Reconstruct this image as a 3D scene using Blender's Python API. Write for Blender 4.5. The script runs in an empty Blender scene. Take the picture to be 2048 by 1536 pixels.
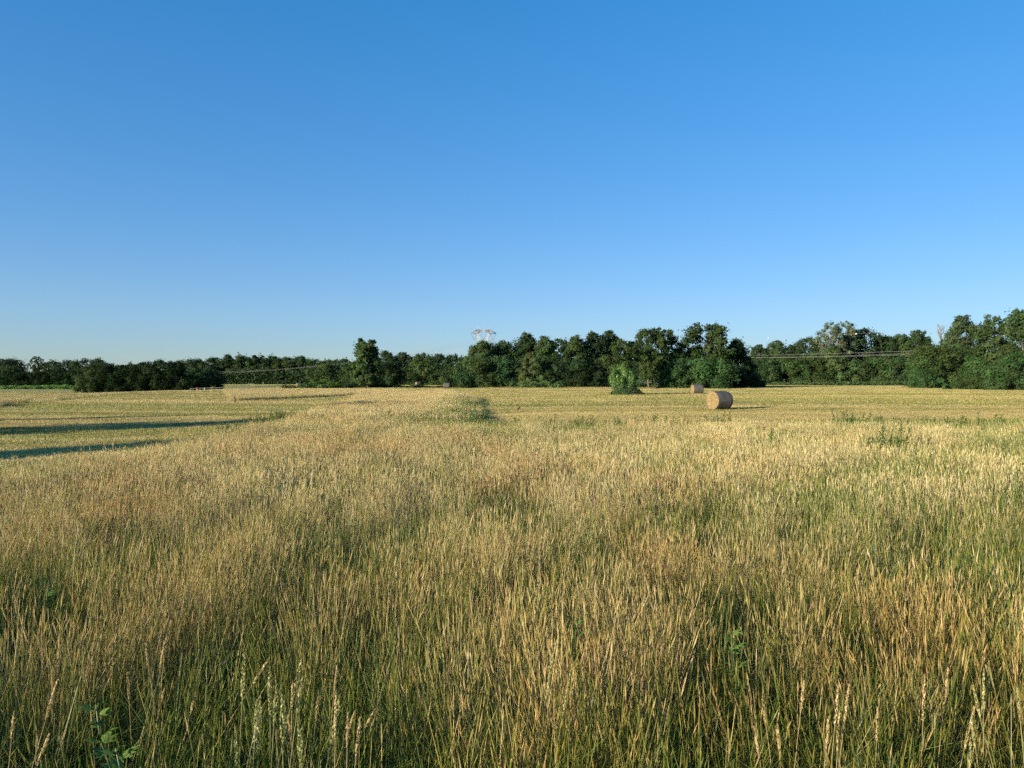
import bpy, math
import numpy as np
R = np.random.default_rng(7)
sc = bpy.context.scene
PI = math.pi
# ------------------------------------------------------------------ camera, sky, sun, exposure
F = 1462.0                                    # focal length in pixels of the 2048 wide photograph
CAMZ = 1.70
SUN_AZ, SUN_EL = math.radians(231), math.radians(12.0)   # azimuth clockwise from +Y
cam = bpy.data.cameras.new('camera'); cam.sensor_width = 36; cam.lens = 36 * F / 2048
cam.clip_start = 0.05; cam.clip_end = 20000
cob = bpy.data.objects.new('camera', cam); sc.collection.objects.link(cob)
cob.location = (0, 0, CAMZ); cob.rotation_euler = (PI / 2, 0, 0); sc.camera = cob
w = bpy.data.worlds.new('World'); sc.world = w; w.use_nodes = True
nt = w.node_tree; bg = nt.nodes['Background']
sky = nt.nodes.new('ShaderNodeTexSky'); sky.sky_type = 'NISHITA'; sky.sun_disc = False
sky.sun_elevation = math.radians(13); sky.sun_rotation = SUN_AZ
sky.air_density = 1.2; sky.dust_density = 0.0; sky.ozone_density = 4.0
hs = nt.nodes.new('ShaderNodeHueSaturation'); hs.inputs['Saturation'].default_value = 1.3
mx = nt.nodes.new('ShaderNodeMix'); mx.data_type = 'RGBA'; mx.blend_type = 'MULTIPLY'
mx.inputs[0].default_value = 1; mx.inputs[7].default_value = (0.575, 0.735, 1.045, 1)
gm = nt.nodes.new('ShaderNodeGamma'); gm.inputs[1].default_value = 0.6
nt.links.new(sky.outputs[0], hs.inputs['Color']); nt.links.new(hs.outputs[0], gm.inputs[0]); nt.links.new(gm.outputs[0], mx.inputs[6])
nt.links.new(mx.outputs[2], bg.inputs[0]); bg.inputs[1].default_value = 0.15
sun = bpy.data.lights.new('sun', 'SUN'); sun.energy = 5.0; sun.angle = math.radians(0.55); sun.color = (1.0, 0.87, 0.66)
so = bpy.data.objects.new('sun', sun); sc.collection.objects.link(so)
TOSUN = np.array([math.sin(SUN_AZ) * math.cos(SUN_EL), math.cos(SUN_AZ) * math.cos(SUN_EL), math.sin(SUN_EL)])
so.rotation_euler = (PI / 2 - SUN_EL, 0, PI - SUN_AZ); so.location = tuple(TOSUN * 60)
vs = sc.view_settings; vs.view_transform = 'Standard'; vs.look = 'None'; vs.gamma = 1; vs.exposure = 1.15
vs.use_curve_mapping = False
sc.render.engine = 'CYCLES'; cy = sc.cycles
cy.max_bounces = 4; cy.diffuse_bounces = 2; cy.glossy_bounces = 1; cy.transmission_bounces = 3
cy.use_denoising = False; cy.use_adaptive_sampling = True; cy.adaptive_threshold = 0.035

# ------------------------------------------------------------------ helpers
def link(o, parent=None):
    sc.collection.objects.link(o)
    if parent is not None: o.parent = parent
    return o
def tag(o, label=None, cat=None, group=None, kind=None):
    if label: o['label'] = label
    if cat: o['category'] = cat
    if group: o['group'] = group
    if kind: o['kind'] = kind
    return o
def empty(name, loc, rz=0.0):
    o = bpy.data.objects.new(name, None); o.empty_display_size = 0.2
    o.location = loc; o.rotation_euler = (0, 0, rz); return link(o)
def mesh_np(name, V, faces, col=None, smooth=False):
    """faces: list of int arrays (n,k)"""
    me = bpy.data.meshes.new(name)
    V = np.asarray(V, np.float32)
    me.vertices.add(len(V)); me.vertices.foreach_set('co', V.ravel())
    loops = np.concatenate([f.ravel() for f in faces]).astype(np.int32)
    tot = np.concatenate([np.full(len(f), f.shape[1]) for f in faces]).astype(np.int32)
    st = np.concatenate([[0], np.cumsum(tot)[:-1]]).astype(np.int32)
    me.loops.add(len(loops)); me.loops.foreach_set('vertex_index', loops)
    me.polygons.add(len(tot)); me.polygons.foreach_set('loop_start', st)
    try: me.polygons.foreach_set('loop_total', tot)
    except Exception: pass
    if smooth: me.polygons.foreach_set('use_smooth', np.ones(len(tot), bool))
    if col is not None:
        a = me.color_attributes.new('Col', 'FLOAT_COLOR', 'POINT')
        c = np.ones((len(V), 4), np.float32); c[:, :3] = col; a.data.foreach_set('color', c.ravel())
    me.update(calc_edges=True); me.validate()
    return me
def mobj(name, me, mat, parent=None, loc=None):
    o = bpy.data.objects.new(name, me)
    if mat: me.materials.clear(); me.materials.append(mat)
    if loc is not None: o.location = loc
    return link(o, parent)
class MB:
    def __init__(s): s.V = []; s.Q = []; s.T = []; s.C = []; s.n = 0
    def add(s, V, Q=None, T=None, col=None):
        V = np.asarray(V, float).reshape(-1, 3)
        s.V.append(V)
        if Q is not None and len(Q): s.Q.append(np.asarray(Q, int) + s.n)
        if T is not None and len(T): s.T.append(np.asarray(T, int) + s.n)
        c = np.ones((len(V), 3)) if col is None else np.broadcast_to(np.asarray(col, float), (len(V), 3))
        s.C.append(c); s.n += len(V)
    def box(s, c, d, M=None, col=None):
        p = np.array([[x, y, z] for x in (-.5, .5) for y in (-.5, .5) for z in (-.5, .5)]) * np.asarray(d, float)
        if M is not None: p = p @ np.asarray(M).T
        s.add(p + np.asarray(c, float), [[0, 1, 3, 2], [4, 6, 7, 5], [0, 4, 5, 1], [2, 3, 7, 6], [0, 2, 6, 4], [1, 5, 7, 3]], col=col)
    def tube(s, P, r, k=6, col=None, cap=True):
        P = np.asarray(P, float); n = len(P); r = np.broadcast_to(np.asarray(r, float), (n,))
        T = np.gradient(P, axis=0); T /= np.linalg.norm(T, axis=1)[:, None] + 1e-9
        ref = np.where(np.abs(T[:, 2:3]) > .9, np.array([[1., 0, 0]]), np.array([[0, 0, 1.]]))
        A = np.cross(T, ref); A /= np.linalg.norm(A, axis=1)[:, None]; B = np.cross(T, A)
        an = np.arange(k) * 2 * PI / k
        V = P[:, None] + r[:, None, None] * (np.cos(an)[None, :, None] * A[:, None] + np.sin(an)[None, :, None] * B[:, None])
        i = np.arange(n - 1)[:, None] * k; j = np.arange(k)[None]; j2 = (j + 1) % k
        Q = np.stack([i + j, i + j2, i + k + j2, i + k + j], -1).reshape(-1, 4)
        s.add(V.reshape(-1, 3), Q, col=col)
        if cap:
            b = s.n - n * k
            if k == 4: s.Q.append(np.array([[b, b + 3, b + 2, b + 1], [s.n - 4, s.n - 3, s.n - 2, s.n - 1]]))
            else:
                s.T.append(np.array([[b, b + q + 1, b + q] for q in range(1, k - 1)])); e = s.n - k
                s.T.append(np.array([[e, e + q, e + q + 1] for q in range(1, k - 1)]))
    def bar(s, a, b, w, col=None): s.tube([a, b], w, 4, col)
    def mesh(s, name, smooth=False):
        fs = []
        if s.Q: fs.append(np.concatenate(s.Q))
        if s.T: fs.append(np.concatenate(s.T))
        return mesh_np(name, np.concatenate(s.V), fs, np.concatenate(s.C), smooth)
    def build(s, name, mat, parent=None, loc=None, smooth=False): return mobj(name, s.mesh(name, smooth), mat, parent, loc)

def sstep(a, b, x):
    t = np.clip((np.asarray(x, float) - a) / (b - a), 0, 1); return t * t * (3 - 2 * t)
_N = R.random((3, 64, 64))
def vnoise(x, y, k=0):
    x = np.asarray(x, float); y = np.asarray(y, float)
    xi = np.floor(x).astype(int); yi = np.floor(y).astype(int); fx = x - xi; fy = y - yi
    fx = fx * fx * (3 - 2 * fx); fy = fy * fy * (3 - 2 * fy); g = _N[k]
    a = g[xi % 64, yi % 64]; b = g[(xi + 1) % 64, yi % 64]; c = g[xi % 64, (yi + 1) % 64]; d = g[(xi + 1) % 64, (yi + 1) % 64]
    return (a * (1 - fx) + b * fx) * (1 - fy) + (c * (1 - fx) + d * fx) * fy
def fbm(x, y, k=0):
    return (vnoise(x, y, k) + .5 * vnoise(x * 2.1 + 7, y * 2.1 + 3, (k + 1) % 3) + .25 * vnoise(x * 4.3, y * 4.3 + 9, (k + 2) % 3)) / 1.75
def terrain(x, y):
    x = np.asarray(x, float); y = np.asarray(y, float)
    z = np.interp(y, [-50, 45, 60, 91, 150, 200, 320, 5000], [0, 0, .14, .45, .72, 1.05, 1.2, 1.2])
    z = z - 1.95 * sstep(38, 118, -x) * sstep(40, 120, y) * (1 - sstep(260, 420, y)) - .25 * sstep(7, 16, -x) * (1 - sstep(60, 120, y))
    z = z + .10 * (fbm(x / 14 + 20, y / 14 + 20) - .5) * sstep(8, 30, np.hypot(x, y))
    return z
def at(px, Y, py=None):
    x = (px - 1024) / F * Y
    return np.array([x, Y, float(terrain(x, Y)) if py is None else CAMZ + (768 - py) / F * Y])

# ------------------------------------------------------------------ materials
def newmat(name):
    m = bpy.data.materials.new(name); m.use_nodes = True; n = m.node_tree
    for x in list(n.nodes): n.nodes.remove(x)
    return m, n, n.nodes.new('ShaderNodeOutputMaterial')
def leafmat(name, trans=.25, inst=False, gloss=.0, noise=None):
    m, n, out = newmat(name)
    a = n.nodes.new('ShaderNodeAttribute'); a.attribute_name = 'Col'; c = a.outputs['Color']
    if inst:
        b = n.nodes.new('ShaderNodeAttribute'); b.attribute_type = 'INSTANCER'; b.attribute_name = 'tint'
        q = n.nodes.new('ShaderNodeMix'); q.data_type = 'RGBA'; q.blend_type = 'MULTIPLY'; q.inputs[0].default_value = 1
        n.links.new(c, q.inputs[6]); n.links.new(b.outputs['Color'], q.inputs[7]); c = q.outputs[2]
    d = n.nodes.new('ShaderNodeBsdfDiffuse'); t = n.nodes.new('ShaderNodeBsdfTranslucent'); s = n.nodes.new('ShaderNodeMixShader')
    n.links.new(c, d.inputs[0]); n.links.new(c, t.inputs[0]); s.inputs[0].default_value = trans
    n.links.new(d.outputs[0], s.inputs[1]); n.links.new(t.outputs[0], s.inputs[2]); o = s.outputs[0]
    if gloss:
        g = n.nodes.new('ShaderNodeBsdfGlossy'); g.inputs['Roughness'].default_value = .45; g.inputs[0].default_value = (1, 1, 1, 1)
        s2 = n.nodes.new('ShaderNodeMixShader'); s2.inputs[0].default_value = gloss
        n.links.new(o, s2.inputs[1]); n.links.new(g.outputs[0], s2.inputs[2]); o = s2.outputs[0]
    n.links.new(o, out.inputs[0]); return m
def surfmat(name, c1, c2, scale=5, rough=.9, metallic=0, bump=.3, detail=6, usecol=False, stretch=(1, 1, 1)):
    m, n, out = newmat(name)
    p = n.nodes.new('ShaderNodeBsdfPrincipled'); p.inputs['Roughness'].default_value = rough; p.inputs['Metallic'].default_value = metallic
    tc = n.nodes.new('ShaderNodeTexCoord'); mp = n.nodes.new('ShaderNodeMapping'); mp.inputs['Scale'].default_value = stretch
    ns = n.nodes.new('ShaderNodeTexNoise'); ns.inputs['Scale'].default_value = scale; ns.inputs['Detail'].default_value = detail
    r = n.nodes.new('ShaderNodeValToRGB'); r.color_ramp.elements[0].position = .35; r.color_ramp.elements[1].position = .68
    r.color_ramp.elements[0].color = (*c1, 1); r.color_ramp.elements[1].color = (*c2, 1)
    n.links.new(tc.outputs['Object'], mp.inputs[0]); n.links.new(mp.outputs[0], ns.inputs['Vector']); n.links.new(ns.outputs[0], r.inputs[0])
    c = r.outputs[0]
    if usecol:
        a = n.nodes.new('ShaderNodeAttribute'); a.attribute_name = 'Col'
        q = n.nodes.new('ShaderNodeMix'); q.data_type = 'RGBA'; q.blend_type = 'MULTIPLY'; q.inputs[0].default_value = 1
        n.links.new(c, q.inputs[6]); n.links.new(a.outputs['Color'], q.inputs[7]); c = q.outputs[2]
    n.links.new(c, p.inputs['Base Color'])
    if bump:
        b = n.nodes.new('ShaderNodeBump'); b.inputs['Strength'].default_value = bump; b.inputs['Distance'].default_value = .05
        n.links.new(ns.outputs[0], b.inputs['Height']); n.links.new(b.outputs[0], p.inputs['Normal'])
    n.links.new(p.outputs[0], out.inputs[0]); return m
M_leaf = leafmat('tree_leaves', .22)
M_grass = leafmat('grass_blades', .36, inst=True, gloss=.02)
M_plant = leafmat('plant_leaves', .30, gloss=.03)
M_bark = surfmat('bark', (.05, .042, .032), (.12, .105, .085), 9, usecol=True, stretch=(1, 1, .2))
M_ground = surfmat('field_soil', (.62, .62, .62), (1.25, 1.2, 1.1), 1.3, 1.0, usecol=True, bump=.6, detail=9)
M_hay = surfmat('hay', (.18, .13, .058), (.35, .25, .11), 26, 1.0, bump=.9, usecol=True)
M_net = surfmat('bale_net_wrap', (.045, .041, .035), (.115, .10, .082), 7, .8, bump=.5, usecol=True, stretch=(.6, 3, 3))
M_wood = surfmat('weathered_wood', (.05, .036, .024), (.11, .08, .05), 14, .9, stretch=(1, 1, .2))
M_steel = surfmat('painted_steel', (.85, .85, .85), (1, 1, 1), 3, .55, bump=0, usecol=True)
M_cable = surfmat('aluminium_cable', (.22, .21, .20), (.30, .28, .27), 3, .5, bump=0)
M_black = surfmat('bird_feathers', (.008, .008, .01), (.02, .02, .024), 30, .6)

# ------------------------------------------------------------------ ground
def edge_left(y): return np.interp(y, [-20, 9.8, 21, 32, 51, 70, 90, 140], [-5.6, -6.1, -6.6, -8.3, -11.6, -15, -19, -30])
def edge_right(y): return np.interp(y, [0, 20, 30, 38, 70, 95, 105], [-.3, -.7, -1.2, -1.8, -3.6, -8.5, -14])
def tall(x, y):
    """1 where the grass is left unmown"""
    wob = 1.6 * (fbm(x / 3.1 + 5, y / 3.1) - .5)
    xe = np.where(x < -1.2, 0, 1)
    front = (y + wob < 20.6 + .03 * x) & (x + .6 * wob > edge_left(y))
    tong = (y < 104) & (x + .5 * wob > edge_left(y)) & (x + .5 * wob < edge_right(y))
    b = (y > np.interp(x, [-44, -27, -20, -10], [112, 71, 86, 90]) + wob) & (y < np.interp(x, [-45, -30, -12], [122, 124, 106]) + wob) & (x < -11)
    c = (x < -26.4 - .26 * y + wob) & (x > -58 - .26 * y) & (y > 48) & (y < 150)
    return front | tong | b | c
def ground_col(x, y):
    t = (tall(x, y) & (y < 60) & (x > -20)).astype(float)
    n = fbm(x / 5.0, y / 11.0, 1); n2 = fbm(x / 22 + 3, y / 9.0 + 5, 2)
    straw = np.array([.38, .29, .085]); green = np.array([.20, .20, .045])
    g = np.clip((n - .45) * 2.2 + (n2 - .5) * 2.0 + .35, 0, 1)[:, None]
    mown = straw * (1 - g) + green * g
    far = np.array([.17, .19, .06])
    f = sstep(170, 260, y)[:, None]
    mown = mown * (1 - f) + far * f
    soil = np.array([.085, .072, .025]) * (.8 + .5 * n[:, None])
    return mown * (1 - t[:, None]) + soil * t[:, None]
def axis(lims):
    out = []
    for a, b, s in lims: out.append(np.arange(a, b, s))
    return np.concatenate(out)
ys = axis([(-400, -60, 40), (-60, -6, 3), (-6, 45, .6), (45, 130, 1.4), (130, 260, 4), (260, 700, 20), (700, 2200, 150), (2200, 9001, 850)])
xp = axis([(0, 26, .6), (26, 70, 2.2), (70, 180, 6), (180, 500, 25), (500, 1500, 120), (1500, 8001, 1000)])
xs = np.concatenate([-xp[:0:-1], xp])
X, Yg = np.meshgrid(xs, ys); Z = terrain(X, Yg)
nx, ny = len(xs), len(ys)
i = np.arange(ny - 1)[:, None] * nx + np.arange(nx - 1)[None]
Qg = np.stack([i, i + 1, i + nx + 1, i + nx], -1).reshape(-1, 4)
gv = np.stack([X.ravel(), Yg.ravel(), Z.ravel()], -1)
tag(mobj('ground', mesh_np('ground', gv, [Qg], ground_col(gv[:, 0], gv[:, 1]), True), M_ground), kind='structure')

# ------------------------------------------------------------------ grass: clump shapes instanced as uncountable stuff
def ribbon(mb, base, dirs, h, w, lean, curve, face, cb, ct, segs=3, tipw=.25):
    n = len(h); t = np.linspace(0, 1, segs + 1)[None, :, None]
    h_ = h[:, None, None]
    d3 = np.concatenate([np.cos(dirs)[:, None], np.sin(dirs)[:, None], np.zeros((n, 1))], 1)[:, None]
    up = np.array([0, 0, 1.])[None, None]
    c_ = curve[:, None, None]
    P = base[:, None] + d3 * h_ * (lean[:, None, None] * t + c_ * t * t) + up * h_ * (t - .35 * c_ * t * t)
    wv = np.concatenate([np.cos(face)[:, None], np.sin(face)[:, None], np.zeros((n, 1))], 1)[:, None]
    ww = (w[:, None, None] * (1 - (1 - tipw) * t ** 1.5)) * .5
    V = np.stack([P - wv * ww, P + wv * ww], 2)             # n,segs+1,2,3
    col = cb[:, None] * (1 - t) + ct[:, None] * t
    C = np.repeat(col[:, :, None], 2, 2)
    k = 2 * (segs + 1); a = np.arange(n)[:, None] * k + np.arange(segs)[None] * 2
    Q = np.stack([a, a + 1, a + 3, a + 2], -1).reshape(-1, 4)
    mb.add(V.reshape(-1, 3), Q, col=C.reshape(-1, 3))
    return P[:, -1], P[:, -1] - P[:, -2]
def heads(mb, tip, d, L, wd, col, rng):
    """seed heads: two crossed slim diamonds on every stem tip"""
    d = d / np.linalg.norm(d, axis=1)[:, None]; n = len(tip)
    r = rng.normal(size=(n, 3)); a = np.cross(d, r); a /= np.linalg.norm(a, axis=1)[:, None]; b = np.cross(d, a)
    for s in (a, b):
        V = np.stack([tip - d * L[:, None] * .15, tip + d * L[:, None] * .3 - s * wd[:, None] * .5, tip + d * L[:, None], tip + d * L[:, None] * .3 + s * wd[:, None] * .5], 1)
        q = np.arange(n)[:, None] * 4 + np.arange(4)[None]
        mb.add(V.reshape(-1, 3), q, col=np.repeat(col, 4, 0))
STRAW = np.array([[.60, .495, .265], [.56, .46, .225], [.51, .42, .18], [.59, .49, .285], [.49, .335, .15], [.48, .435, .19]])
GREEN = np.array([[.115, .18, .030], [.145, .20, .036], [.095, .155, .036], [.19, .22, .040], [.12, .15, .045]])
OLIVE = np.array([[.29, .28, .075], [.25, .26, .065], [.33, .30, .085]])
def clump(seed, rad, nst, nleaf, h0, h1, sw, dry, headw=.0055):
    rng = np.random.default_rng(seed); mb = MB()
    def bases(n):
        a = rng.random(n) * 2 * PI; r = rad * np.sqrt(rng.random(n)); return np.stack([r * np.cos(a), r * np.sin(a), np.full(n, -.02)], 1)
    if nst:
        pal = np.concatenate([STRAW, STRAW, OLIVE]) if dry > .6 else (np.concatenate([STRAW, OLIVE, OLIVE]) if dry > .3 else np.concatenate([OLIVE, GREEN, STRAW[:1]]))
        ct = pal[rng.integers(len(pal), size=nst)] * rng.uniform(.8, 1.15, (nst, 1))
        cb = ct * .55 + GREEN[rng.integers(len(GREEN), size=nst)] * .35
        h = rng.uniform(h0, h1, nst) * np.where(rng.random(nst) < .12, 1.12, 1)
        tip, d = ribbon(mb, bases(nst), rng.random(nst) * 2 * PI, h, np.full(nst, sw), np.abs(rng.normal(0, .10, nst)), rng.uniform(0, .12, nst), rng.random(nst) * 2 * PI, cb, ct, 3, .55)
        k = rng.random(nst) < .7; heads(mb, tip[k], d[k], rng.uniform(.05, .12, k.sum()), rng.uniform(.6, 1.3, k.sum()) * headw, ct[k] * 1.05, rng)
    if nleaf:
        pal = np.concatenate([STRAW, OLIVE]) if dry > .6 else (np.concatenate([OLIVE, GREEN]) if dry > .3 else GREEN)
        ct = pal[rng.integers(len(pal), size=nleaf)] * rng.uniform(.75, 1.15, (nleaf, 1))
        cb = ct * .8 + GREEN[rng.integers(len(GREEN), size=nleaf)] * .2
        h = rng.uniform(h0 * .40, h1 * .95, nleaf)
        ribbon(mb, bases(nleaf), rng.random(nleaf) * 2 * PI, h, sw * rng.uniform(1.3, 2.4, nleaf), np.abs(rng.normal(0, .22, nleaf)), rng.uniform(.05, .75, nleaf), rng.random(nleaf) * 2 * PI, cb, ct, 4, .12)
    return mb.mesh('grass_clump')
def weedclump(seed, rad, h, n, size, pal):
    rng = np.random.default_rng(seed); mb = MB(); ns = 7
    for k in range(ns):
        a = rng.random() * 2 * PI; l = rng.uniform(.1, .45); hh = h * rng.uniform(.6, 1)
        b = np.array([rad * .4 * math.cos(a), rad * .4 * math.sin(a), 0]); e = b + np.array([l * rad * 2 * math.cos(a), l * rad * 2 * math.sin(a), hh])
        mb.bar(b, e, .004, (.10, .12, .04))
        m = n // ns; t = rng.uniform(.15, 1.03, m)[:, None]; p = b + (e - b) * t + rng.normal(0, size * .9, (m, 3)) * (1.2 - .6 * t)
        leafquads(mb, p, rng.normal(0, 1, (m, 3)) + [0, 0, .6], size * rng.uniform(.6, 1.3, m), pal[rng.integers(len(pal), size=m)] * rng.uniform(.8, 1.2, (m, 1)), rng)
    return mb.mesh('weed_clump')
def leafquads(mb, P, N, S, C, rng, asp=.55, along=None):
    """pointed leaves: rhombus cards with a fold-free real outline"""
    N = N / (np.linalg.norm(N, axis=1)[:, None] + 1e-9); n = len(P)
    r = rng.normal(size=(n, 3)) if along is None else along + .35 * rng.normal(size=(n, 3))
    U = r - N * np.sum(r * N, 1)[:, None]; U /= np.linalg.norm(U, axis=1)[:, None] + 1e-9; W = np.cross(N, U)
    S = S[:, None]
    V = np.stack([P - U * S * .5, P - W * S * asp * .5 + U * S * .05, P + U * S * .5, P + W * S * asp * .5 + U * S * .05], 1)
    q = np.arange(n)[:, None] * 4 + np.arange(4)[None]
    mb.add(V.reshape(-1, 3), q, col=np.repeat(C, 4, 0))

def scatter(name, pts, rot, scl, idx, tint, protos, label, cat):
    coll = bpy.data.collections.new(name + '_shapes')
    for k, me in enumerate(protos):
        o = bpy.data.objects.new('%s_shape_%02d' % (name, k), me); me.materials.clear(); me.materials.append(M_grass); coll.objects.link(o)
    me = bpy.data.meshes.new(name); n = len(pts)
    me.vertices.add(n); me.vertices.foreach_set('co', np.asarray(pts, np.float32).ravel())
    for nm, ty, val, key in (('rot', 'FLOAT_VECTOR', rot, 'vector'), ('scl', 'FLOAT_VECTOR', scl, 'vector'), ('idx', 'INT', idx, 'value'), ('tint', 'FLOAT_COLOR', tint, 'color')):
        a = me.attributes.new(nm, ty, 'POINT')
        if nm == 'tint': val = np.concatenate([val, np.ones((n, 1))], 1)
        a.data.foreach_set(key, np.asarray(val, np.int32 if ty == 'INT' else np.float32).ravel())
    o = link(bpy.data.objects.new(name, me)); me.materials.append(M_grass)
    g = bpy.data.node_groups.new(name, 'GeometryNodeTree')
    g.interface.new_socket('Geometry', in_out='INPUT', socket_type='NodeSocketGeometry'); g.interface.new_socket('Geometry', in_out='OUTPUT', socket_type='NodeSocketGeometry')
    N = g.nodes.new; gi = N('NodeGroupInput'); go = N('NodeGroupOutput'); ip = N('GeometryNodeInstanceOnPoints'); ci = N('GeometryNodeCollectionInfo')
    ci.inputs[0].default_value = coll; ci.inputs[1].default_value = True; ci.inputs[2].default_value = True
    def na(nm, ty): q = N('GeometryNodeInputNamedAttribute'); q.data_type = ty; q.inputs[0].default_value = nm; return q.outputs[0]
    er = N('FunctionNodeEulerToRotation'); L = g.links.new
    L(na('rot', 'FLOAT_VECTOR'), er.inputs[0]); L(gi.outputs[0], ip.inputs['Points']); L(ci.outputs[0], ip.inputs['Instance']); ip.inputs['Pick Instance'].default_value = True
    L(na('idx', 'INT'), ip.inputs['Instance Index']); L(er.outputs[0], ip.inputs['Rotation']); L(na('scl', 'FLOAT_VECTOR'), ip.inputs['Scale']); L(ip.outputs[0], go.inputs[0])
    md = o.modifiers.new('scatter', 'NODES'); md.node_group = g
    return tag(o, label, cat, kind='stuff')
def rots(n, lx, ly, amp, rng):
    """random spin plus a lean towards world direction (lx, ly)"""
    sp = rng.random(n) * 2 * PI; ax, ay = -ly + rng.normal(0, amp, n), lx + rng.normal(0, amp, n)
    c, s = np.cos(sp), np.sin(sp)
    return np.stack([c * ax + s * ay, -s * ax + c * ay, sp], 1)
def jgrid(x0, x1, y0, y1, dens, rng):
    n = int((x1 - x0) * (y1 - y0) * dens); return rng.uniform(x0, x1, n), rng.uniform(y0, y1, n)

# --- the unmown meadow
rng = np.random.default_rng(11)
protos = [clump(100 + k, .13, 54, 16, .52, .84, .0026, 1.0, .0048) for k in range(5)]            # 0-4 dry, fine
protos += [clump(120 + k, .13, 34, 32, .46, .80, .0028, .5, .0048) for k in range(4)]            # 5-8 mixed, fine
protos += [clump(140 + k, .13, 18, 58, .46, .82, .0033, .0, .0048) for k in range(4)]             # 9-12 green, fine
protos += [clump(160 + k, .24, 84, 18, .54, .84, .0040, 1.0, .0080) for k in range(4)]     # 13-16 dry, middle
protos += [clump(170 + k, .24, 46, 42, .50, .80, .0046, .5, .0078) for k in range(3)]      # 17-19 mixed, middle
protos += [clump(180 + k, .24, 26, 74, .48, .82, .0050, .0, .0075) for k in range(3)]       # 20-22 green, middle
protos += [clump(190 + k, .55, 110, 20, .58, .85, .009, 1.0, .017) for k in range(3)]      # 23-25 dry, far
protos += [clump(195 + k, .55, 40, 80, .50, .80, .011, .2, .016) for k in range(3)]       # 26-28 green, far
protos += [weedclump(210 + k, .28, .72, 800, .034, GREEN) for k in range(3)]              # 29-31 leafy weeds
def greenness(x, y):
    g = .5 + .62 * (fbm(x / .6 + 3, y / 1.0 + 8, 0) - .5) + .25 * (fbm(x / 5 + 1, y / 6 + 2, 1) - .5) + .008
    g = g + .010 * np.clip(x, -5, 9) + .62 * np.clip(vnoise(x / .95, y / 1.5 + 33, 2) - .66, 0, 1) * sstep(3, 7, y) * (.45 + .55 * sstep(-4, 4, x))
    cx = np.interp(y, [16, 25, 50, 70], [-1.7, -1.9, -3.3, -4.4]); g = g + .25 * np.exp(-((x - cx) / np.where(x > cx, 2.5, 1.7)) ** 2) * sstep(17.5, 21, y) * sstep(66, 52, y) - .05 * sstep(22, 26, y)
    g = g + .24 * sstep(3.8, 2.3, y) + .05 * sstep(-.3, -2, x) * sstep(4.2, 2.6, y)
    return g
P_, R_, S_, I_, T_ = [], [], [], [], []
def put(x, y, dry, mix, grn, gthr, smin, smax, lean):
    m = tall(x, y) & ((y > 22) | (rng.random(len(x)) < .60 + .9 * vnoise(x / .33, y / .5, 1))); x, y = x[m], y[m]; n = len(x); g = greenness(x, y) + rng.normal(0, .075, n)
    idx = np.where(g < gthr[0], rng.integers(*dry, n), np.where(g < gthr[1], rng.integers(*mix, n), rng.integers(*grn, n)))
    hs_ = (.80 - .06 * np.exp(-((x - np.interp(y, [16, 25, 50], [-1.8, -2.2, -4.0])) / 1.3) ** 2) * sstep(18, 22, y) * sstep(60, 50, y)) * (1 - .16 * sstep(3.3, 2.0, y)) * np.where((y > 66) & (x < -9), .58, 1.) * np.where(y > 21.5, .45 + .55 * sstep(0, 1.6, np.abs(edge_right(y) - x)), 1.) * rng.uniform(smin, smax, n) * (.94 + .12 * fbm(x / 1.1 + 9, y / 1.6 + 4, 2))
    lx = .10 * sstep(2, -4, x) * sstep(16, 4, y) + .07 * (fbm(x / .7, y / .7, 1) - .5) * 2; ly = .05 * (fbm(x / .7 + 30, y / .7, 2) - .5) * 2
    P_.append(np.stack([x, y, terrain(x, y)], 1)); ro = rots(n, lx, ly, lean, rng); lo = rng.random(n) < .07; ro[lo, :2] *= 3.2; R_.append(ro)
    S_.append(np.stack([np.ones(n), np.ones(n), hs_], 1) * np.ones((n, 1))); I_.append(idx)
    r = fbm(x / .9 + 50, y / 1.3, 0); b = fbm(x / 1.3, y / 1.9 + 60, 1)
    br = ((.80 + .40 * b + .28 * sstep(24, 32, y) * sstep(.5, .62, g)) * (1 + .05 * sstep(5, 10, y)))[:, None] * rng.uniform(.88, 1.12, (n, 1)); red = np.clip((r - .55) * 2.6, 0, .5)[:, None]
    T_.append(br * (1 - sstep(8, 3.5, y)[:, None] * np.array([[0, .06, .20]])) * (np.array([[1, 1, 1]]) * (1 - red) + np.array([[1.0, .76, .62]]) * red))
x, y = jgrid(-9, 9, 1.25, 7, 52, rng); k = np.abs(x) < .76 * y + 2.2; put(x[k], y[k], (0, 5), (5, 9), (9, 13), (.470, .580), .90, 1.1, .07)
x, y = jgrid(-21, 21, 7, 22.5, 25, rng); k = np.abs(x) < .76 * y + 2.5; put(x[k], y[k], (13, 17), (17, 20), (20, 23), (.470, .580), .90, 1.1, .07)
x, y = jgrid(-46, 1, 22.5, 126, 5.0, rng); k = (np.abs(x) < .76 * y + 2.5) & (x > -26.4 - .26 * y); put(x[k], y[k], (23, 26), (23, 26), (26, 29), (.5, .55), .85, 1.1, .06)
x, y = jgrid(-100, -36, 50, 150, 2.0, rng); k = np.abs(x) < .76 * y + 2.5; put(x[k], y[k], (23, 26), (23, 26), (26, 29), (.44, .46), .62, .8, .06)
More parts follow.
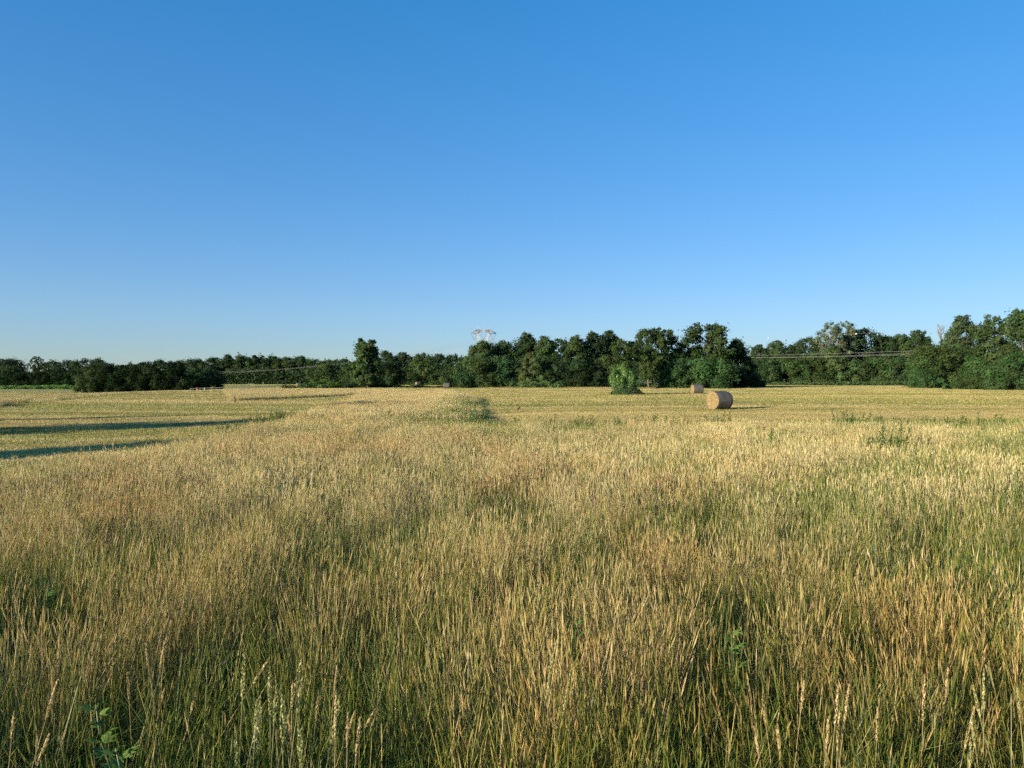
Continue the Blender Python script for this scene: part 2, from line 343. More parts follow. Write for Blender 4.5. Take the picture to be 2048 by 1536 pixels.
# leafy weeds at the edge of the mown strip and scattered in the sward
wx, wy = [], []
for cx, cy_, sx, sy, n in ((2.9, 20.4, 1.6, .5, 46), (4.6, 20.2, .9, .4, 24), (5.6, 21, .35, .3, 12), (10.2, 20.9, 1.0, .6, 46), (12.2, 21.2, .9, .5, 46), (13.8, 20.8, .8, .5, 40), (-1.4, 24, .3, 2.0, 8), (-2.4, 34, .5, 4, 8), (-4.0, 46, .9, 4, 10), (-4.6, 26, .5, 1.0, 8), (-8.2, 24, .5, 1.2, 10), (-9.3, 30, .4, 1.5, 10)):
    wx.append(rng.normal(cx, sx, n)); wy.append(rng.normal(cy_, sy, n))
x2, y2 = jgrid(1, 17, 8, 20, .35, rng); k = (greenness(x2, y2) > .64) & tall(x2, y2); wx.append(x2[k]); wy.append(y2[k])
wx = np.concatenate(wx); wy = np.concatenate(wy); n = len(wx)
P_.append(np.stack([wx, wy, terrain(wx, wy)], 1)); R_.append(rots(n, 0, 0, .1, rng)); s = rng.uniform(.75, 1.15, n)
S_.append(np.stack([s, s, s * rng.uniform(.8, 1.15, n)], 1)); I_.append(rng.integers(29, 32, n)); T_.append(np.array([[.55, .68, .62]]) * rng.uniform(.8, 1.2, (n, 1)))
scatter('meadow_grass', np.concatenate(P_), np.concatenate(R_), np.concatenate(S_), np.concatenate(I_), np.concatenate(T_), protos, 'tall unmown meadow grass, dry golden with green patches, filling the foreground', 'grass')

# --- the stubble of the mown field
def stub(seed, rad, n, h0, h1, wd, gfrac):
    rg = np.random.default_rng(seed); mb = MB()
    a = rg.random(n) * 2 * PI; r = rad * np.sqrt(rg.random(n)); b = np.stack([r * np.cos(a), r * np.sin(a), np.full(n, -.01)], 1)
    pal = np.where((rg.random(n) < gfrac)[:, None], np.concatenate([OLIVE, GREEN * 1.2])[rg.integers(8, size=n)], STRAW[rg.integers(6, size=n)]) * rg.uniform(.85, 1.2, (n, 1))
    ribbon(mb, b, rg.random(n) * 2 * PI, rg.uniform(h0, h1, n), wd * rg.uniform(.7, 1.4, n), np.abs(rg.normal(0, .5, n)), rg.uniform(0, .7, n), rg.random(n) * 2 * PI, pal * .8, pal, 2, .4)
    return mb.mesh('stubble_tuft')
sp = [stub(300 + k, .55, 110, .025, .07, .010, .15) for k in range(3)] + [stub(310 + k, .55, 110, .025, .07, .010, .7) for k in range(3)] + \
     [stub(320 + k, 1.3, 150, .03, .08, .020, .15) for k in range(3)] + [stub(330 + k, 1.3, 150, .03, .08, .020, .7) for k in range(3)]
P_, R_, S_, I_, T_ = [], [], [], [], []
def puts(x, y, b0, sc_=1.):
    m = ~tall(x, y); x, y = x[m], y[m]; n = len(x)
    u = np.where(x > -6, y + .0055 * (x - 22) ** 2, y + .10 * x + 4.3)
    row = fbm(x / 30 + 4, u / 3.0, 2) * .8 + fbm(x / 4 + 11, y / 6, 0) * .2 + rng.normal(0, .05, n)
    g = (row + np.where(x < -8, .02, 0) > .50)
    P_.append(np.stack([x, y, terrain(x, y)], 1)); R_.append(rots(n, 0, 0, .05, rng)); s = rng.uniform(.8, 1.25, n) * sc_
    S_.append(np.stack([s, s, s * (.7 + .6 * vnoise(x / 2, y / 2))], 1)); I_.append(b0 + np.where(g, 3, 0) + rng.integers(0, 3, n))
    T_.append(((.58 + 1.0 * (fbm(x / 24, u / 2.6, 1))) * rng.uniform(.92, 1.08, n))[:, None] * np.array([[.93, .885, .74]]))
x, y = jgrid(-45, 40, 8, 52, 7.5, rng); k = (np.abs(x) < .76 * y + 4) & ((y > 22) | (x < -5)); puts(x[k], y[k], 0)
x, y = jgrid(-125, 120, 52, 100, 1.6, rng); k = np.abs(x) < .76 * y + 5; puts(x[k], y[k], 6)
x, y = jgrid(-190, 170, 100, 215, .62, rng); k = np.abs(x) < .76 * y + 6; puts(x[k], y[k], 6)
x, y = jgrid(-280, 120, 215, 345, .25, rng); k = np.abs(x) < .76 * y + 6; puts(x[k], y[k], 6)
x, y = jgrid(-420, 60, 345, 640, .10, rng); k = np.abs(x) < .76 * y + 6; puts(x[k], y[k], 9, 2.4)
scatter('mown_stubble', np.concatenate(P_), np.concatenate(R_), np.concatenate(S_), np.concatenate(I_), np.concatenate(T_), sp, 'short mown hay stubble, golden and pale green, across the field', 'stubble')

# ------------------------------------------------------------------ trees
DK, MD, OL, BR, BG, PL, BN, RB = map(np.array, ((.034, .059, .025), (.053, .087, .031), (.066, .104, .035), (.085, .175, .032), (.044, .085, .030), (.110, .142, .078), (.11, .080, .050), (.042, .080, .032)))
def envelope(shape, t):
    if shape == 'round': return np.sin(PI * np.clip(t, .02, .98)) ** .55
    if shape == 'bushy': return np.interp(t, [0, .15, .45, .8, 1], [.85, 1, .98, .66, .22])
    if shape == 'cone': return np.interp(t, [0, .2, .6, 1], [.85, 1, .62, .10])
    if shape == 'spread': return np.interp(t, [0, .3, .55, .8, 1], [.30, .72, 1, .85, .35])
    if shape == 'umbrella': return np.interp(t, [0, .35, .7, 1], [.25, .9, 1, .55])
    if shape == 'ragged': return np.interp(t, [0, .2, .45, .6, .82, 1], [.75, 1, .85, .58, .80, .62])
    if shape == 'column': return np.interp(t, [0, .2, .7, 1], [.7, 1, .85, .3])
    if shape == 'vase': return np.interp(t, [0, .3, .75, 1], [.42, .7, 1, .62])
    return np.ones_like(t)
def crown_mesh(rng, H, rad, cb, shape, col, leaf, n, nblob, sparse=0., vary=.3, limbs=None):
    mb = MB(); hc = H * (1 - cb)
    t = np.clip((np.arange(nblob) + rng.random(nblob)) / nblob, .03, .985); a = np.arange(nblob) * 2.4 + rng.random(nblob) * .9
    e = envelope(shape, t) * rad * 1.12; rb = rad * rng.uniform(.24, .44, nblob) * (1 - .45 * min(1, sparse * 1.6)) * np.interp(t, [0, .8, 1], [1, .9, .5])
    rr = np.clip(e - rb * .45, 0, None) * np.sqrt(rng.uniform(.22 if sparse < .3 else .05, 1, nblob))
    Cb = np.stack([rr * np.cos(a), rr * np.sin(a), H * cb + hc * t * .97], 1); Cb[:, 2] = np.minimum(Cb[:, 2], H - rb * .62)
    wgt = rb ** 2; wgt /= wgt.sum(); b = rng.choice(nblob, n, p=wgt)
    d = rng.normal(size=(n, 3)); d[:, 2] = d[:, 2] * .9 + .12; d /= np.linalg.norm(d, axis=1)[:, None]
    lump = 1 + .28 * np.sin(d[:, 0] * 5 + b * 1.7) * np.sin(d[:, 1] * 5.3 + b) + .16 * np.sin(d[:, 2] * 9 + b * 3.1)
    q = rng.random(n) ** (.33 if not sparse else .6); q = np.where(rng.random(n) < .07 + .25 * sparse, rng.uniform(1.0, 1.5 + .5 * sparse, n), .35 + .65 * q)
    P = Cb[b] + d * (rb[b] * q * lump)[:, None] * np.array([1, 1, .78])
    P[:, 2] = np.maximum(P[:, 2], .02 * H)
    N = d * 1.1 + rng.normal(0, .42, (n, 3)) + np.array([0, 0, .25])
    bc = rng.uniform(1 - vary, 1 + vary, (nblob, 1)) * (1 + rng.normal(0, .06, (nblob, 3)))
    C = np.clip(col * bc[b] * rng.uniform(.85, 1.15, (n, 1)), .004, 1)
    leafquads(mb, P, N, leaf * rng.uniform(.6, 1.4, n), C, rng, .62, d * .6 + np.array([0, 0, .2]))
    return mb.mesh('crown'), Cb, rb
def trunk_mesh(rng, H, tr, Cb, cb, tint, limbs=7, lean=0):
    mb = MB(); top = H * (.82 if cb < .5 else .9)
    zz = np.linspace(-.3, top, 7); wob = np.cumsum(rng.normal(0, tr * .5, (7, 2)), 0) * (zz[:, None] > .5)
    P = np.stack([wob[:, 0] + lean * zz, wob[:, 1], zz], 1)
    mb.tube(P, tr * np.interp(zz / top, [-.1, 0, .1, 1], [1.4, 1.25, 1, .22]), 7, tint)
    for k in rng.permutation(len(Cb))[:limbs]:
        c = Cb[k]; z0 = max(.12 * H, c[2] * rng.uniform(.5, .75)); z0 = min(z0, top * .95)
        p0 = np.array([np.interp(z0, zz, P[:, 0]), np.interp(z0, zz, P[:, 1]), z0]); m = (p0 + c) / 2 + np.array([0, 0, .06 * H]) * rng.uniform(-.3, 1)
        mb.tube([p0, m, c], np.array([.42, .28, .10]) * tr, 5, tint, cap=False)
    return mb.mesh('trunk', True)
TREE_SEED = [1000]
def tree(name, label, px, top, wpx, Y, shape='round', col=MD, cb=.18, sparse=0., cat='tree', group=None, dens=1., leafpx=1.25, base=None, trunkcol=(1, 1, 1), limbs=7, vary=.3, nblob=None):
    TREE_SEED[0] += 1; rng = np.random.default_rng(TREE_SEED[0])
    p = at(px, Y); H = CAMZ + (768 - top) / F * Y - p[2]; rad = wpx * .64 / F * Y
    leaf = leafpx * Y / 731.; area = 2 * PI * rad * H * (1 - cb) * .8
    n = dens * (1.0 - .62 * sparse) * 3.0 * area / (leaf * leaf * .35); leaf *= max(1., math.sqrt(n / 14000)); n = int(np.clip(n, 350, 14000))
    e = empty(name, tuple(p), 0); tag(e, label, cat, group)
    nb = nblob or int(np.clip(20 + 18 * H * (1 - cb) / max(rad, .1) / 3, 18, 44) * (1 + 1.1 * sparse))
    me, Cb, rb = crown_mesh(rng, H, rad, cb, shape, col, leaf, n, nb, sparse, vary)
    tm = trunk_mesh(rng, H, max(.06, H * .016), Cb, cb, trunkcol, limbs)
    mobj('trunk', tm, M_bark, e); mobj('crown', me, M_leaf, e)
    return e
G1, G2, G3, G4, G5 = 'trees along the far hedge on the left', 'trees of the dark grove on the left', 'trees of the distant wood', 'trees of the wood in the middle', 'trees at the right side of the field'
B = 'broadleaf_tree'
# far left, beyond the maize
tree(B, 'round dark tree cut by the left edge of the photo', 12, 718, 64, 430, 'round', DK, .05, group=G1)
tree('thin_tree', 'thin gappy tree poking tallest above the far left hedge', 72, 712, 20, 425, 'spread', DK, .45, .8, group=G1, limbs=12)
tree('thin_tree', 'shorter thin gappy tree just right of the tallest thin one', 93, 724, 18, 425, 'spread', DK, .5, .8, group=G1, limbs=12)
tree(B, 'dark dome-topped tree rising behind the middle of the far left hedge', 125, 721, 52, 430, 'umbrella', DK, .25, group=G1)
tree(B, 'dark dome-topped tree standing directly behind the left end of the grove', 182, 717, 52, 430, 'umbrella', DK, .2, group=G1)
for q, (px, top, wp, lab) in enumerate(((14, 734, 62, 'olive tree in front of the left edge dome, above the maize'), (52, 744, 44, 'low dark hedge tree second from the left edge, behind the maize'), (84, 743, 44, 'low dark hedge tree below the thin gappy trees'), (116, 742, 44, 'low dark hedge tree below the middle dome-topped tree'), (148, 742, 46, 'low dark hedge tree touching the grove above the maize'))):
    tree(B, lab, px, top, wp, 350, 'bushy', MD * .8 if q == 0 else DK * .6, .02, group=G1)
# the dark grove
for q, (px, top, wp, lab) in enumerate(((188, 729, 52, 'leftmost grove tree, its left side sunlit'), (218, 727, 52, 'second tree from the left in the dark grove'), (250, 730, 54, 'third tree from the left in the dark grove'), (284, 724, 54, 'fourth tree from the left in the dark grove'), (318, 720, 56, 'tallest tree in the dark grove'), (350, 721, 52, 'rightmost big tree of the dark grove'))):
    tree(B, lab, px, top, wp, 215, 'bushy', OL * .7 if q == 0 else DK * .6, .0, group=G2, dens=.9)  # grove crowns darkened, shade put into leaf colour; first tree stays lighter
tree(B, 'small lit tree right after the dark grove', 391, 736, 36, 235, 'bushy', MD, .0, group=G2)
tree(B, 'small dark tree where the cables enter behind the trees', 420, 738, 42, 240, 'bushy', DK, .0, group=G2)
# distant wood behind the cables
for px, top, wp, sh, c, lab in ((392, 718, 54, 'round', DK, 'leftmost treetop of the distant wood above the small lit tree'), (428, 715, 48, 'round', DK, 'second treetop from the left in the distant wood'),
    (456, 708, 34, 'cone', DK, 'pointed highest treetop at the left of the distant wood'), (482, 711, 40, 'round', MD, 'treetop between the pointed one and the dark dome'), (514, 709, 32, 'umbrella', DK * .6, 'blackish smooth dome treetop in the distant wood'),
    (545, 711, 44, 'round', DK, 'ragged treetop just right of the blackish dome'), (574, 714, 42, 'round', MD, 'second treetop right of the blackish dome'), (601, 712, 42, 'round', DK, 'third treetop right of the blackish dome'),
    (630, 718, 42, 'round', MD, 'fourth treetop right of the blackish dome'), (658, 720, 42, 'round', MD, 'distant treetop just left of the bushy lit pair'), (688, 718, 44, 'round', DK, 'distant treetop left beside the lone ragged tree')):
    tree(B, lab, px, top, wp, 660, sh, c, .05, group=G3)
for px, top, wp, c, lab in ((654, 728, 52, OL * .8, 'bushy lit tree hiding the cables left of the lone tree'), (694, 730, 50, MD, 'bushy tree between the lit bushy one and the lone tree')):
    tree(B, lab, px, top, wp, 420, 'bushy', c, .0, group=G3)
# the lone tree and the wood between it and the middle
tree('lone_tree', 'lone ragged-topped tree standing in front of the distant wood', 735, 676, 46, 165, 'ragged', MD * .95, .08, .15, dens=2.6, limbs=14, nblob=52, vary=.35, trunkcol=(1.6, 1.5, 1.3))
tree(B, 'dark tree close behind the right side of the lone tree', 774, 701, 46, 215, 'bushy', DK, .0, group=G3)
for px, top, wp, c, lab in ((806, 705, 46, DK, 'second treetop right of the lone tree'), (843, 706, 46, MD, 'third treetop right of the lone tree'), (878, 707, 44, DK, 'fourth treetop right of the lone tree'), (908, 709, 42, DK, 'fifth treetop right of the lone tree'), (934, 712, 36, MD, 'treetop just left of the pylon foot wood')):
    tree(B, lab, px, top, wp, 420, 'round', c, .05, group=G3)
for px, top, wp, c, lab in ((812, 737, 52, MD, 'low leafy tree right of the lone tree trunk'), (851, 722, 36, OL * .9, 'slim lit tree with a pale trunk behind the far bales'), (884, 735, 50, MD, 'low leafy tree above the far dark bale'), (918, 732, 48, MD, 'low leafy tree above the dark shrub')):
    tree(B, lab, px, top, wp, 300, 'bushy' if wp > 40 else 'spread', c, .0 if wp > 40 else .25, group=G3, trunkcol=(3, 2.8, 2.5) if wp < 40 else (1, 1, 1))
# the wood in the middle
for px, top, wp, Yd, sh, c, lab in ((966, 680, 62, 200, 'bushy', OL * .85, 'olive tree that hides the pylon legs'), (1006, 682, 58, 205, 'bushy', MD, 'tree just right of the pylon'),
    (1054, 664, 50, 205, 'bushy', DK, 'dark pointed tree second right of the pylon'), (1090, 671, 46, 200, 'bushy', MD, 'light tree right of the dark pointed one'), (1118, 675, 44, 210, 'round', DK, 'dark tree in the dip of the middle wood'),
    (1152, 670, 50, 200, 'bushy', OL * .7, 'light-topped tree left of the tall dark pair'), (1188, 662, 52, 205, 'bushy', DK, 'left one of the tall dark pair in the middle wood'), (1217, 660, 50, 210, 'bushy', DK, 'right one of the tall dark pair in the middle wood'),
    (1262, 680, 34, 215, 'round', DK, 'dark treetop before the sky gap right of the bush')):
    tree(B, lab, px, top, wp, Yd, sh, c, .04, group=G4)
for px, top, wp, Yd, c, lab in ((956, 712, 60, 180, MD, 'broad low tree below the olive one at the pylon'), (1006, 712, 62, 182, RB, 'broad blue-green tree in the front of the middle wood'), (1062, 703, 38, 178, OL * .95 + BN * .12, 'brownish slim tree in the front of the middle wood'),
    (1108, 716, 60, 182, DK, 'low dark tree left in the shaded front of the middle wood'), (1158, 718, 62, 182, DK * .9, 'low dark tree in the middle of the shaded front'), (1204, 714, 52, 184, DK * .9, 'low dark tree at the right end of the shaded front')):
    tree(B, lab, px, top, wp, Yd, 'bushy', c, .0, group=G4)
tree(B, 'feathery tree directly behind the bright bush', 1243, 678, 58, 150, 'spread', OL * .7, .12, .35, group=G4, dens=1.1)
tree(B, 'tall airy tree with a bare trunk right of the bush', 1298, 655, 54, 165, 'spread', OL * .7, .18, .28, group=G4, dens=1.15, limbs=14, trunkcol=(1.4, 1.3, 1.1))
tree(B, 'tall airy tree with a narrow top right beside the bare-trunked one', 1327, 654, 56, 172, 'spread', MD * .9, .12, .24, group=G4, dens=1.15, limbs=12)
tree(B, 'low tree in the notch left of the broad airy tree', 1356, 698, 46, 190, 'bushy', MD, .0, group=G4)
tree(B, 'broad airy tree whose flat crown tops the middle wood', 1413, 646, 84, 170, 'spread', OL * .58, .10, .1, group=G4, dens=1.2, limbs=16)
tree('conifer', 'blackish conical tree ending the middle wood on the right', 1472, 677, 66, 180, 'cone', DK * .75, .0, group=G4)
tree(B, 'bright green spreading low tree left under the airy crown', 1366, 716, 66, 158, 'bushy', BG * 1.1, .0, group=G4)
tree(B, 'bright green spreading low tree right under the airy crown', 1424, 714, 74, 156, 'bushy', BG * 1.15, .0, group=G4)
tree(B, 'shaded undergrowth tree at the foot of the blackish cone', 1490, 732, 50, 165, 'bushy', DK * .9, .0, group=G4)
# recess behind the cables on the right
for px, top, wp, sh, c, cb, spv, lab in ((1518, 688, 34, 'round', DK, .1, 0, 'small dark treetop right of the blackish cone'), (1552, 680, 46, 'round', MD, .1, .2, 'grey-green treetop left of the pine'), (1585, 690, 40, 'round', DK, .1, 0, 'low treetop between grey-green one and pine'),
    (1618, 675, 58, 'umbrella', DK, .3, .1, 'flat-topped dark pine above the cables'), (1727, 657, 84, 'round', DK, .2, 0, 'big dark dome behind the marker ball'),
    (1775, 672, 44, 'round', DK, .1, 0, 'treetop right of the big dark dome'), (1803, 667, 50, 'bushy', MD, .1, 0, 'second treetop right of the big dark dome'), (1838, 659, 50, 'bushy', DK, .1, 0, 'third treetop right of the big dark dome')):
    tree('pine_tree' if 'pine' in lab[:22] and sh == 'umbrella' else B, lab, px, top, wp, 350, sh, c, cb, spv, group=G5, limbs=10)
tree(B, 'pale sparse tree, left of two, towering above the cables', 1660, 642, 44, 335, 'spread', PL, .35, .68, group=G5, limbs=16, trunkcol=(2.6, 2.4, 2.1))
tree(B, 'pale sparse tree, right of two, towering above the cables', 1690, 640, 42, 338, 'spread', PL, .35, .65, group=G5, limbs=16, trunkcol=(2.6, 2.4, 2.1))
for px, top, wp, c, lab in ((1530, 712, 56, RB, 'blue-green bushy tree, first below the cables on their left'), (1578, 712, 56, MD, 'bushy tree, second from the left below the cables'), (1624, 706, 56, OL * .75, 'olive bushy tree below the flat-topped pine'), (1664, 692, 50, OL * .95, 'light green tree below the pale sparse pair'),
    (1708, 718, 54, MD, 'bushy tree below the big dark dome'), (1752, 716, 56, MD, 'bushy tree right below the marker ball'), (1796, 714, 56, RB, 'blue-green bushy tree towards the right end of the cables'), (1836, 718, 50, MD, 'bushy tree where the cables vanish on the right')):
    tree(B, lab, px, top, wp, 332, 'bushy', c, .0, group=G5)
# right edge
tree(B, 'olive tree with drooping branches right of the cable ends', 1868, 690, 84, 168, 'bushy', OL * .8, .12, .12, group=G5, limbs=12)
tree(B, 'dark tall tree with a russet patch beside the bare tree', 1924, 628, 62, 185, 'bushy', DK * 1.15 + BN * .12, .05, .1, group=G5, limbs=10)
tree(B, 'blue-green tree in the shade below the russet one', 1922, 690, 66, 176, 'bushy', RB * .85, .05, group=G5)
tree(B, 'tall leafy tree second from the right edge', 1986, 627, 70, 150, 'bushy', MD, .02, .1, group=G5, limbs=10)
tree(B, 'tallest leafy tree at the right edge of the photo', 2046, 616, 92, 136, 'bushy', MD, .02, group=G5, limbs=10)
tree(B, 'leafy tree beyond the right edge of the photo', 2120, 620, 92, 128, 'bushy', MD, .02, group=G5)
for px, top, wp, Yd, c, lab in ((1850, 738, 50, 160, BG, 'low bush at the foot of the drooping olive tree'), (1968, 712, 60, 140, BG, 'broad bright bush below the second tree from the right edge'), (2022, 706, 66, 126, BG, 'broad bright bush at the foot of the tallest right tree'), (1950, 752, 44, 136, OL * .7, 'small weedy bush left of the broad bright bushes')):
    tree('shrub', lab, px, top, wp, Yd, 'bushy', c, .0, cat='bush', group=G5)
# trees out of the picture on the left whose long shadows cross the mown strip
for x_, y_, h_, r_, lab in ((-50.4, 6.4, 13.4, 3.6, 'slim tree out of the picture casting the upper long shadow'), (-43.6, -5.0, 9.7, 2.9, 'slim tree out of the picture casting the lower long shadow'), (-58.3, 13.4, 11.0, 1.3, 'narrow tree out of the picture casting the thin uppermost shadow')):
    rg = np.random.default_rng(int(-x_ * 7)); e = empty(B, (x_, y_, float(terrain(x_, y_)))); tag(e, lab, 'tree', 'trees out of the picture on the left')
    me, Cb, rb = crown_mesh(rg, h_, r_, .03, 'column', MD, .32, 12000, 40); mobj('trunk', trunk_mesh(rg, h_, .14, Cb, .1, (1, 1, 1)), M_bark, e); mobj('crown', me, M_leaf, e)

# ------------------------------------------------------------------ undergrowth filling the woods (nobody could count it)
def wood_mass(name, label, prof, Y, depth, col, n, leafpx=1.6, cat='undergrowth', seed=5, bot=0.0):
    rg = np.random.default_rng(seed); mb = MB(); pxs = np.array([p[0] for p in prof]); tops = np.array([p[1] for p in prof])
    px = rg.uniform(pxs[0], pxs[-1], n); Yv = Y + depth * rg.random(n); x = (px - 1024) / F * Yv; z0 = terrain(x, Yv)
    zt = CAMZ + (768 - np.interp(px, pxs, tops)) / F * Yv - z0
    zt = zt * (.40 + 1.05 * fbm(px / 13, Yv / 9, 1)) ; t = rg.random(n) ** .8
    lump = fbm(px / 9 + 3, t * zt / 2.2 + 5, 2); Yv = Yv - 3.5 * lump; x = (px - 1024) / F * Yv
    P = np.stack([x, Yv, z0 + zt * (bot + (1 - bot) * t)], 1)
    N = rg.normal(0, .8, (n, 3)) + np.array([-.2, -.7, .5]); C = col * (.6 + .8 * lump)[:, None] * rg.uniform(.7, 1.3, (n, 1))
    leafquads(mb, P, N, leafpx * Y / 731. * rg.uniform(.6, 1.5, n), C, rg, .65)
    return tag(mb.build(name, M_leaf), label, cat, kind='stuff')
wood_mass('undergrowth', 'dark undergrowth of the far left hedge', [(-40, 735), (40, 745), (170, 745), (200, 735)], 440, 20, DK * .8, 9000, seed=1)
wood_mass('undergrowth', 'undergrowth filling the dark grove', [(170, 745), (200, 735), (330, 730), (372, 740)], 222, 8, DK * .85, 9000, seed=2)
wood_mass('undergrowth', 'dense mass of the distant wood behind the cables', [(365, 726), (456, 718), (545, 718), (620, 724), (700, 725), (780, 718), (945, 718)], 690, 30, DK * 1.05, 22000, seed=3)
wood_mass('undergrowth', 'low bushes at the foot of the distant wood', [(365, 742), (500, 738), (620, 742), (700, 742)], 640, 12, DK, 9000, seed=31)
wood_mass('undergrowth', 'undergrowth between the lone tree and the middle wood', [(700, 745), (780, 735), (860, 740), (950, 735)], 330, 25, MD * .9, 12000, seed=4)
wood_mass('undergrowth', 'undergrowth filling the middle wood', [(940, 730), (970, 698), (1050, 690), (1120, 695), (1220, 682), (1262, 700)], 214, 12, DK, 17000, seed=5)
wood_mass('undergrowth', 'undergrowth under the airy trees of the middle wood', [(1250, 716), (1290, 712), (1350, 712), (1400, 700), (1470, 702), (1512, 720)], 198, 10, DK, 11000, seed=6)
wood_mass('undergrowth', 'undergrowth of the recess behind the cables', [(1495, 706), (1560, 700), (1640, 694), (1720, 690), (1790, 692), (1870, 690)], 362, 15, DK, 17000, seed=7)
wood_mass('undergrowth', 'undergrowth filling the right edge of the wood', [(1840, 715), (1900, 690), (1960, 680), (2040, 665), (2130, 665)], 192, 10, DK, 14000, seed=8)
wood_mass('undergrowth', 'low brambles at the foot of the middle wood', [(1262, 764), (1290, 752), (1350, 740), (1500, 748), (1530, 762)], 170, 8, DK * 1.2, 6500, seed=9)
wood_mass('undergrowth', 'pale tall weeds at the foot of the shaded middle wood', [(1035, 770), (1050, 764), (1110, 763), (1125, 768)], 160, 4, OL, 900, seed=21, cat='weeds')
wood_mass('undergrowth', 'low brambles at the foot of the right trees', [(1510, 766), (1640, 764), (1840, 762), (1900, 766)], 300, 8, MD, 3000, seed=10)
wood_mass('undergrowth', 'low brambles under the right edge trees', [(1885, 766), (1950, 760), (2010, 758), (2120, 752)], 142, 8, BG * .8, 4500, seed=11)
wood_mass('undergrowth', 'dark ditch brambles between the lone tree and the shrub', [(690, 766), (730, 766), (790, 770), (805, 773), (840, 768), (870, 774), (900, 766), (960, 768)], 168, 5, DK * .8, 5000, seed=12, cat='brambles')
wood_mass('maize_crop', 'strip of green maize below the far left hedge', [(-40, 770.5), (175, 770.5)], 300, 12, np.array([.10, .19, .05]), 14000, leafpx=1.0, cat='maize', seed=13)

# ------------------------------------------------------------------ shrubs in the field
def shrub(name, label, px, top, wpx, Y, shape, col, leafpx=1.4, n=None, nblob=26, group=None, dens=1.):
    return tree(name, label, px, top, wpx, Y, shape, col, .0, cat='bush', group=group, leafpx=leafpx, nblob=nblob, dens=dens)
GS = 'shrubs along the field edge'
shrub('shrub', 'dark fan-shaped shrub right of the far bale', 931, 743, 38, 160, 'vase', RB * .8, group=GS)
shrub('shrub', 'light green shrub, highest of the field-edge row', 634, 763, 26, 150, 'round', BR * .75, group=GS)
shrub('shrub', 'green shrub left below the highest field-edge shrub', 617, 768, 30, 146, 'round', BG, group=GS)
shrub('shrub', 'dry brownish shrub in the field-edge row', 645, 769, 22, 144, 'round', OL + BN * .3, group=GS)
shrub('shrub', 'fresh green shrub right of the dry brownish one', 666, 764, 24, 148, 'round', BR * .6, group=GS)
shrub('shrub', 'low shrub at the left end of the field-edge row', 577, 771, 30, 150, 'round', MD, group=GS)
shrub('shrub', 'dark low shrub between the lone tree and the fresh green shrub', 692, 767, 30, 156, 'round', DK, group=GS)
shrub('shrub', 'little round shrub at the foot of the shaded middle wood', 1122, 761, 14, 165, 'round', BG, group=GS)
# the bright bush alone in the mown field
p = at(1246, 86); HB = CAMZ + (768 - 725) / F * 86 - p[2]; rg = np.random.default_rng(77)
e = tag(empty('bush', tuple(p)), 'bright green leafy bush with upright shoots standing alone in the mown field', 'bush')
mb = MB(); lf = MB()
for k in range(38):
    a = rg.random() * 2 * PI; l = rg.uniform(.1, 1) ** .7; top_ = np.array([1.62 * l * math.cos(a), 1.62 * l * math.sin(a), HB * rg.uniform(.74, 1.0) * (1 - .40 * l * l)])
    b_ = np.array([.55 * l * math.cos(a), .55 * l * math.sin(a), 0]); mid = (b_ * .5 + top_ * .5) + np.array([.18 * math.cos(a), .18 * math.sin(a), 0])
    t = np.linspace(0, 1, 6)[:, None]; path = (1 - t) ** 2 * b_ + 2 * t * (1 - t) * mid + t * t * top_
    mb.tube(path, np.linspace(.05, .012, 6), 5, (1.3, 1.2, 1.0), cap=False)
    m = 420; tt = rg.uniform(.22, 1.04, m) ** .75; c = np.stack([np.interp(tt, t[:, 0], path[:, q]) for q in range(3)], 1)
    r_ = rg.normal(0, 1, (m, 3)); r_ /= np.linalg.norm(r_, axis=1)[:, None]; c = c + r_ * (rg.uniform(.05, .52, m) * (1.15 - .35 * tt))[:, None]
    f = np.clip((tt - .25) / .6, 0, 1)[:, None]
    leafquads(lf, c, r_ + np.array([0, 0, .5]), rg.uniform(.10, .22, m), (np.array([[.05, .10, .035]]) * (1 - f) + np.array([[.095, .18, .036]]) * f) * rg.uniform(.75, 1.25, (m, 1)), rg, .5, r_ + np.array([0, 0, 1.4]))
mb.build('stems', M_bark, e); lf.build('foliage', M_plant, e)
sk = MB(); m = 5200; a = rg.random(m) * 2 * PI; hh = rg.random(m) ** 1.3 * 1.25; rr = (2.25 - 1.15 * hh / 1.25) * np.sqrt(rg.uniform(.35, 1, m)) * (1 + .22 * np.cos(a - .3))
leafquads(sk, np.stack([rr * np.cos(a) + .15, rr * np.sin(a) * .9, hh * (1.25 - .25 * rr)], 1), np.stack([np.cos(a), np.sin(a), np.full(m, .7)], 1) + rg.normal(0, .5, (m, 3)), rg.uniform(.10, .22, m), np.array([[.050, .085, .034]]) * rg.uniform(.6, 1.5, (m, 1)), rg, .55)
sk.build('bramble_skirt', M_leaf, e)

